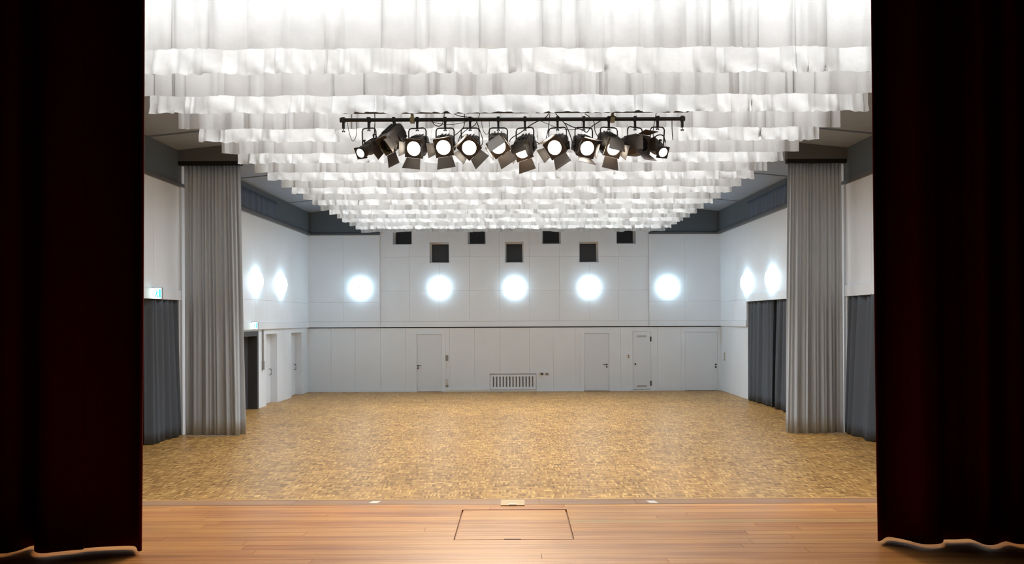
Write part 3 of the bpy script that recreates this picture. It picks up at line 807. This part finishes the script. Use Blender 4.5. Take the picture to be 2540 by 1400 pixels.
plate('wall_socket', 1555, 1562.5, 880, 890, 'white double socket between lever door and narrow cupboard', 'socket', M['plastic_white'], ((0.6, 0.3, 'socket_hole', M['black'], 0.016), (0.6, 0.68, 'socket_hole', M['black'], 0.018)))
plate('wall_socket', 1336, 1341, 925.5, 931, 'small pale socket next to the radiator grille', 'socket', M['plastic_white'], ((0.5, 0.5, 'socket_hole', M['slot'], 0.02),))
plate('wall_socket', 1341, 1347, 925.5, 931, 'small black socket right beside the radiator grille', 'socket', M['black'], ((0.5, 0.5, 'socket_hole', M['plastic_grey'], 0.016),))
plate('wall_socket', 1347.5, 1352.5, 926, 931, 'white blank socket cover between the black and grey sockets', 'socket', M['plastic_white'])
plate('wall_socket', 1353, 1360, 926, 931.5, 'grey socket at the end of the row by the radiator grille', 'socket', M['plastic_grey'])
plate('wall_plug', 1336.5, 1341, 931, 935.5, 'white plug hanging below the row of sockets', 'plug', M['plastic_white'])
sr = empty('switch_row', WR(uR(1793.5), zB(895, 1793), -0.06), 'vertical row of small grey switches by the corner door', 'switch')
k0 = uR(1793.5)
wpart('cover', M['plastic_white'], sr, WR, k0 - 0.05, k0 + 0.05, 1.05, 1.36, -0.07, -0.045)
for q in range(4): wpart('switch', M['plastic_grey'], sr, WR, k0 - 0.04, k0 + 0.04, 1.075 + q * 0.07, 1.12 + q * 0.07, -0.05, -0.035)
# grey rod by the niche door
ur = uL(655)
rod = empty('crank_rod', WL(ur, 1.1, 0.0), 'slim grey crank rod on the wall between dark doorway and niche door', 'rod')
MB().tube([WL(ur, 2.24, -0.03), WL(ur, 1.32, -0.03)], 0.022, 8).build('shaft', M['plastic_grey'], rod)
wpart('grip', M['plastic_grey'], rod, WL, ur - 0.035, ur + 0.035, 1.08, 1.33, -0.06, 0.0)
# exit signs
def exit_sign(Y, xw, wdt, z0, z1, label):
    e = empty('exit_sign', (xw + wdt / 2, Y, z0), label, 'exit sign', 'lit exit signs')
    MB().box(xw - 0.02, xw + wdt + 0.008, Y - 0.025, Y + 0.025, z0 - 0.004, z1 + 0.012).build('case', M['sign_case'], e)
    MB().box(xw + 0.004, xw + wdt, Y - 0.03, Y - 0.024, z0, z1).build('panel', M['sign_white'], e)
    w, h = wdt, z1 - z0
    f = Y - 0.033
    g = MB()
    def rect(a0, a1, b0, b1): g.box(xw + a0 * w, xw + a1 * w, f, f + 0.004, z0 + b0 * h, z0 + b1 * h)
    g.lathe([(0.055 * w * 1.4, 0.004), (0.055 * w * 1.4, 0.0)], 10, Matrix.Translation((xw + 0.44 * w, f, z0 + 0.80 * h)))
    g.hexa([(xw + a * w, yy, z0 + b * h) for yy in (f, f + 0.004) for a, b in ((0.36, 0.40), (0.50, 0.38), (0.56, 0.68), (0.42, 0.72))])
    g.hexa([(xw + a * w, yy, z0 + b * h) for yy in (f, f + 0.004) for a, b in ((0.22, 0.16), (0.30, 0.12), (0.46, 0.42), (0.38, 0.46))])
    g.hexa([(xw + a * w, yy, z0 + b * h) for yy in (f, f + 0.004) for a, b in ((0.50, 0.10), (0.64, 0.10), (0.52, 0.44), (0.43, 0.40))])
    g.hexa([(xw + a * w, yy, z0 + b * h) for yy in (f, f + 0.004) for a, b in ((0.52, 0.58), (0.70, 0.50), (0.72, 0.57), (0.54, 0.68))])
    g.build('running_figure', M['sign_green'], e)
    d = MB()
    d.box(xw + 0.74 * w, xw + 0.95 * w, f, f + 0.004, z0 + 0.08 * h, z0 + 0.90 * h)
    d.build('door_mark', M['sign_green'], e)
Y1 = uL(377); exit_sign(Y1, XL(Y1) + 0.03, 0.175, 2.955, 3.165, 'lit green and white exit sign above the charcoal curtain')
Y2 = uL(626); exit_sign(Y2, XL(Y2), 0.15, 2.27, 2.455, 'lit green and white exit sign above the dark doorway')

# ================================================================ LIGHTING BAR
YBAR = 10.8
PXM = FPX / YBAR
def bxx(px): return (px - VX) / PXM
ZBAR = CAMZ + (VY - 296.5) / PXM
bar = empty('lighting_bar', (0, YBAR, ZBAR), 'long black lighting bar hanging below the white cloth rows', 'lighting bar')
x0, x1 = bxx(846), bxx(1700)
MB().tube([(x0, YBAR, ZBAR), (x1, YBAR, ZBAR)], 0.026, 14).build('pipe', M['black'], bar, smooth=False)
for xx in (x0, x1):
    s = 1 if xx < 0 else -1
    MB().tube([(xx - s * 0.004, YBAR, ZBAR), (xx + s * 0.04, YBAR, ZBAR)], 0.033, 14).build('end_cap', M['black'], bar)
def clampish(parent, xx, zt, long=0.10, mat='black', w=0.034):
    mb = MB()
    mb.box(xx - w / 2 - 0.006, xx + w / 2 + 0.006, YBAR - 0.036, YBAR + 0.036, ZBAR - 0.03, ZBAR + 0.034)
    mb.box(xx - w / 2, xx + w / 2, YBAR - 0.018, YBAR + 0.018, zt, ZBAR - 0.028)
    return mb.build('clamp', M[mat], parent)
def wing(parent, xx, z):
    mb = MB().tube([(xx, YBAR, z + 0.03), (xx, YBAR, z - 0.02)], 0.006)
    mb.box(xx - 0.022, xx - 0.004, YBAR - 0.004, YBAR + 0.004, z - 0.03, z - 0.01, None); mb.box(xx + 0.004, xx + 0.022, YBAR - 0.004, YBAR + 0.004, z - 0.03, z - 0.01)
    mb.build('wing_bolt', M['metal_dark'], parent)
for px in (854, 1694):
    clampish(bar, bxx(px), ZBAR - 0.12); wing(bar, bxx(px), ZBAR - 0.14)
# dark carrier rail just behind the fourth cloth row
YR = ROW0 + 3 * ROWD + 0.13
MB().box(bxx(846), bxx(1700), YR - 0.06, YR + 0.03, DZ0 + 0.034, DZ0 + 0.11).build('carrier_rail', M['black'], bar)
for px in (1025, 1521):
    xx = bxx(px)
    mb = MB().box(xx - 0.02, xx + 0.02, YBAR - 0.03, YBAR + 0.03, ZBAR + 0.02, ZBAR + 0.075)
    mb.box(xx - 0.03, xx + 0.03, YBAR - 0.04, YBAR + 0.04, ZBAR - 0.045, ZBAR + 0.03)
    mb.box(xx - 0.016, xx + 0.016, YR, YBAR + 0.02, ZBAR + 0.06, ZBAR + 0.09)
    mb.build('hanger', M['brass'], bar)
def catmull(P, n=7):
    P = [Vector(p) for p in P]; out = []
    for i in range(len(P) - 1):
        p0, p1, p2, p3 = P[max(0, i - 1)], P[i], P[i + 1], P[min(len(P) - 1, i + 2)]
        for k in range(n):
            t = k / n
            out.append(0.5 * ((2 * p1) + (p2 - p0) * t + (2 * p0 - 5 * p1 + 4 * p2 - p3) * t * t + (3 * p1 - p0 - 3 * p2 + p3) * t ** 3))
    return out + [P[-1]]
def cab(parent, pts, r=0.006, dy=0.0, name='cable', mat='cable'):
    P = [at_depth(x, y, YBAR + dy + (q[2] if len(q) > 2 else 0)) for q in pts for x, y in [q[:2]]]
    MB().tube(catmull(P), r, 5).build(name, M[mat], parent, smooth=True)
cab(bar, [(929, 275), (930, 300), (929, 325), (927, 344, 0.05)], 0.007, 0.14)
cab(bar, [(862, 296), (864, 320), (874, 350), (884, 335), (884, 300)], 0.004, 0.0, 'safety_wire')
cab(bar, [(1103, 278), (1098, 305), (1090, 313), (1078, 310), (1072, 300)], 0.006, 0.05)
cab(bar, [(1124, 281), (1140, 288), (1170, 292), (1182, 296)], 0.006, -0.05)
cab(bar, [(1190, 280), (1187, 292), (1178, 310), (1160, 320), (1142, 336), (1137, 352), (1132, 357)], 0.006, 0.05)
cab(bar, [(1182, 300), (1188, 318), (1197, 345), (1196, 358), (1190, 362)], 0.006, -0.05)
cab(bar, [(1152, 283), (1151, 312), (1140, 326), (1128, 336)], 0.006, 0.05)
cab(bar, [(1362, 280), (1352, 292), (1320, 308), (1290, 330), (1270, 342), (1263, 352)], 0.007, -0.06)
cab(bar, [(1364, 282), (1360, 320), (1352, 350), (1341, 357), (1330, 352)], 0.006, 0.10)
cab(bar, [(1378, 282), (1395, 300), (1404, 312), (1414, 335), (1420, 355)], 0.007, -0.05)
cab(bar, [(1402, 306), (1420, 315), (1437, 320), (1446, 324), (1456, 328), (1466, 316), (1490, 300), (1518, 288), (1530, 292)], 0.007, -0.05)
cab(bar, [(1450, 282), (1465, 293), (1474, 305), (1476, 325), (1484, 340), (1494, 346)], 0.006, 0.0)
cab(bar, [(1628, 280), (1624, 300), (1620, 325), (1621, 342, 0.03)], 0.006, 0.14)
cab(bar, [(1667, 292), (1667, 320), (1669, 348)], 0.006, 0.0)
cab(bar, [(1340, 300), (1380, 316), (1410, 322), (1440, 320)], 0.004, 0.05)
cab(bar, [(1070, 302), (1095, 308), (1130, 308), (1158, 302)], 0.004, 0.04)
cab(bar, [(1194, 298), (1198, 322), (1206, 333), (1213, 326), (1214, 300)], 0.004, 0.03)

ZAX = CAMZ + (VY - 364) / PXM
def head_matrix(xx, pan, tilt, zax=ZAX, dy=0.0):
    return Matrix.Translation((xx, YBAR + dy, zax)) @ Matrix.Rotation(math.radians(pan), 4, 'Z') @ Matrix.Rotation(math.radians(tilt), 4, 'X')
def yoke(parent, xx, pan, wdt, ztop, zax, r=0.0095, dy=0.0):
    sh = Matrix.Identity(4); k = dy / (ztop - zax)
    sh[1][2] = -k; sh[1][3] = k * ztop                     # the stirrup swings about its bolt on the clamp
    R = Matrix.Translation((xx, YBAR, 0)) @ sh @ Matrix.Rotation(math.radians(pan), 4, 'Z')
    h = wdt / 2
    pts = [(-h, 0, zax), (-h, 0, lerp(zax, ztop, 0.5)), (-h, 0, ztop - 0.04), (-h + 0.012, 0, ztop - 0.012), (-h + 0.04, 0, ztop), (h - 0.04, 0, ztop), (h - 0.012, 0, ztop - 0.012), (h, 0, ztop - 0.04), (h, 0, lerp(zax, ztop, 0.5)), (h, 0, zax)]
    MB().tube([R @ Vector(p) for p in pts], r, 6).build('yoke', M['black'], parent)
    for s in (-1, 1):
        MB().tube([R @ Vector((s * (h - 0.02), 0, zax)), R @ Vector((s * (h + 0.03), 0, zax))], 0.018, 8).build('tilt_knob', M['black'], parent)
def flap(parent, X, ang, l, w0, w1, open_a, dist, yf):
    """one barn door leaf hinged on the front frame"""
    Ra = Matrix.Rotation(math.radians(ang), 4, 'Y')       # which side of the frame
    a = math.radians(open_a)
    e = Vector((0, 0, 1)); f = Vector((0, -1, 0))
    d = -math.cos(a) * e + math.sin(a) * f
    nrm = math.sin(a) * e + math.cos(a) * f
    h = e * dist + f * (-yf)
    t = 0.0025
    c = [h + Vector((-w0 / 2, 0, 0)), h + Vector((w0 / 2, 0, 0)), h + d * l + Vector((w1 / 2, 0, 0)), h + d * l + Vector((-w1 / 2, 0, 0))]
    p = [q - nrm * t for q in c] + [q + nrm * t for q in c]
    MB().hexa([X @ Ra @ q for q in p]).build('barn_door', M['spot'], parent)
def spot_lamp(X, yf, power, warm, blend=0.75, size=60):
    ld = bpy.data.lights.new('spotlight_beam', 'SPOT'); ld.energy = power; ld.color = warm
    ld.spot_size = math.radians(size); ld.spot_blend = blend; ld.shadow_soft_size = 0.06
    lo = bpy.data.objects.new('spotlight_beam', ld)
    lo.matrix_world = X @ Matrix.Translation((0, yf, 0)) @ Matrix.Rotation(math.radians(-90), 4, 'X')
    return lo
def ring_plate(mb, X, half, r, y0, y1, n=32):
    """square plate with a round hole"""
    def sq(k):
        a = 2 * math.pi * k / n; c, s = math.cos(a), math.sin(a); m = half / max(abs(c), abs(s))
        return c * m, s * m
    rings = []
    for (y, sqr) in ((y0, True), (y0, False), (y1, False), (y1, True), (y0, True)):
        rings.append([X @ Vector(((sq(k)[0] if sqr else r * math.cos(2 * math.pi * k / n)), y, (sq(k)[1] if sqr else r * math.sin(2 * math.pi * k / n)))) for k in range(n)])
    mb.loft(rings, caps=False)
def fresnel(px, pan, tilt, roll, flaps, lit, label, power=235, zax=None, S=1.0, dy=0.0):
    xx = bxx(px); za = zax or ZAX; zt = CAMZ + (VY - 317.5) / PXM
    t = empty('spotlight', (xx, YBAR, za - 0.2), label, 'spotlight', 'black spotlights on the lighting bar')
    clampish(t, xx, zt - 0.012, w=0.03); wing(t, xx, zt - 0.012)
    yoke(t, xx, pan * 0.75, 0.255 * S, zt, za, dy=dy)
    X = head_matrix(xx, pan, tilt, za, dy) @ Matrix.Scale(S, 4)
    def sec(y, w, h, c, dz=0.0):
        return [(-w + c, y, h + dz), (w - c, y, h + dz), (w - c * 0.3, y, h - c * 0.35 + dz), (w, y, h - c + dz), (w, y, -h + c * 2 + dz), (w - c * 1.5, y, -h + dz), (-w + c * 1.5, y, -h + dz), (-w, y, -h + c * 2 + dz), (-w, y, h - c + dz), (-w + c * 0.3, y, h - c * 0.35 + dz)]
    h = MB().loft([sec(-0.13, 0.120, 0.125, 0.03), sec(-0.10, 0.122, 0.132, 0.03, 0.004), sec(0.06, 0.122, 0.140, 0.03, 0.012), sec(0.19, 0.112, 0.120, 0.04, 0.02), sec(0.215, 0.09, 0.095, 0.03, 0.02)], X).build('housing', M['spot'], t)
    for q in (-0.045, 0.0, 0.045): MB().box(q - 0.008, q + 0.008, -0.06, 0.17, 0.145, 0.162, X @ Matrix.Rotation(math.radians(1.5), 4, 'X')).build('vent_rib', M['black'], h)
    for q in (-0.126, 0.126): MB().box(q - 0.006, q + 0.006, 0.02, 0.16, -0.06, 0.05, X).build('side_plate', M['black'], h)
    XR_ = X @ Matrix.Rotation(math.radians(-roll), 4, 'Y')
    fm = MB(); ring_plate(fm, XR_, 0.128, 0.098, -0.158, -0.13)
    fm.build('barn_door_frame', M['spot'], h)
    MB().lathe([(0.100, -0.126), (0.100, -0.134), (0.085, -0.142), (0.05, -0.149), (0.004, -0.152)], 28, X).build('lens', M['lens'] if lit else M['lens_off'], h, smooth=True)
    geo = {'top': (0, 0.165, 0.20, 0.265), 'right': (90, 0.125, 0.16, 0.205), 'bottom': (180, 0.165, 0.20, 0.265), 'left': (-90, 0.125, 0.16, 0.205)}
    for nm, a in flaps.items():
        ang, l, w0, w1 = geo[nm]
        flap(h, XR_, ang, l, w0, w1, a, 0.132, -0.16)
    if lit:
        lo = spot_lamp(X, -0.175, power, (1.0, 0.80, 0.58))
        w = lo.matrix_world.copy()
        lo.parent = h; lo.matrix_parent_inverse = Matrix.Translation(Vector(h['_w'])).inverted(); lo.matrix_basis = w
        col.objects.link(lo)
def profile(px, pan, tilt, label, power=110, dy=0.0):
    xx = bxx(px); za = CAMZ + (VY - 364) / PXM; zt = CAMZ + (VY - 317) / PXM
    t = empty('spotlight', (xx, YBAR, za - 0.15), label, 'spotlight', 'black spotlights on the lighting bar')
    clampish(t, xx, zt - 0.01, w=0.036); wing(t, xx, zt - 0.01)
    yoke(t, xx, pan * 0.3, 0.20, zt, za, dy=dy)
    X = head_matrix(xx, pan, tilt, za, dy)
    h = MB().lathe([(0.03, 0.24), (0.075, 0.22), (0.092, 0.18), (0.092, 0.02), (0.098, 0.01), (0.098, -0.02), (0.085, -0.03), (0.078, -0.13), (0.082, -0.135), (0.082, -0.15), (0.066, -0.16), (0.066, -0.205)], 24, X).build('housing', M['spot'], t, smooth=False)
    v = MB()
    for y in (0.06, 0.10, 0.14): v.lathe([(0.092, y - 0.008), (0.10, y - 0.006), (0.10, y + 0.006), (0.092, y + 0.008)], 24, X)
    v.build('cooling_rib', M['black'], h)
    fm = MB(); ring_plate(fm, X, 0.082, 0.062, -0.225, -0.205); fm.build('gel_frame', M['black'], h)
    MB().lathe([(0.064, -0.212), (0.06, -0.218), (0.03, -0.222), (0.003, -0.224)], 24, X).build('lens', M['lens'], h, smooth=True)
    k = MB().tube([X @ Vector((0, -0.06, 0.08)), X @ Vector((0, -0.06, 0.12))], 0.008, 6); k.tube([X @ Vector((0, -0.06, 0.115)), X @ Vector((0, -0.06, 0.135))], 0.022, 8)
    k.build('focus_knob', M['black'], h)
    MB().tube(catmull([X @ Vector(p) for p in ((0.03, 0.20, 0.05), (0.05, 0.16, 0.13), (0.09, 0.06, 0.16), (0.12, 0.0, 0.08))]), 0.008, 6).build('cable', M['cable'], h)
    lo = spot_lamp(X, -0.235, power, (1.0, 0.86, 0.70), size=60)
    w = lo.matrix_world.copy()
    lo.parent = h; lo.matrix_parent_inverse = Matrix.Translation(Vector(h['_w'])).inverted(); lo.matrix_basis = w
    col.objects.link(lo)
END = 'from the bar end over the niche doors'
profile(917, -30, 30, 'slim round spotlight with square gel frame, first %s' % END, dy=0.04)
fresnel(979, -40, 40, 10, {'top': 100, 'bottom': 150, 'left': 104, 'right': 116}, False, 'unlit spotlight turned sideways, second %s' % END, zax=ZAX + 0.07, S=1.0, dy=-0.14)
fresnel(1037, -14, 19, -8, {'top': 98, 'bottom': 142, 'left': 108, 'right': 98}, True, 'lit barn door spotlight, third %s' % END, dy=0.02)
fresnel(1106, -3, 18, 8, {'top': 96, 'bottom': 152, 'left': 132, 'right': 96}, True, 'lit barn door spotlight, fourth %s' % END, dy=-0.03)
fresnel(1168, -2, 18, 44, {'top': 100, 'right': 96, 'bottom': 146, 'left': 122}, True, 'lit spotlight with diagonal barn doors, fifth %s' % END)
fresnel(1238, 2, 21, 34, {'top': 44, 'right': 96, 'bottom': 146, 'left': 98}, True, 'half shuttered barn door spotlight, sixth %s' % END, dy=-0.11)
fresnel(1304, -19, 29, 14, {'top': 50, 'right': 76, 'bottom': 148, 'left': 92}, True, 'half shuttered spotlight turned aside, seventh %s' % END, dy=0.09)
fresnel(1385, -20, 18, 28, {'top': 98, 'right': 106, 'bottom': 150, 'left': 128}, True, 'lit barn door spotlight with tilted doors, eighth %s' % END)
fresnel(1450, 15, 19, -10, {'top': 98, 'right': 86, 'bottom': 108, 'left': 100}, True, 'lit spotlight with straight barn doors, ninth %s' % END, dy=0.04)
fresnel(1512, 20, 26, -8, {'top': 36, 'right': 104, 'bottom': 150, 'left': 116}, True, 'shuttered barn door spotlight aimed steeply down, tenth %s' % END, dy=-0.05)
fresnel(1577, 38, 0, 2, {'top': 98, 'right': 82, 'bottom': 132, 'left': 98}, False, 'unlit spotlight turned sideways, eleventh %s' % END, dy=0.0)
profile(1633, 18, 30, 'slim round spotlight with square gel frame, last %s' % END, dy=0.09)
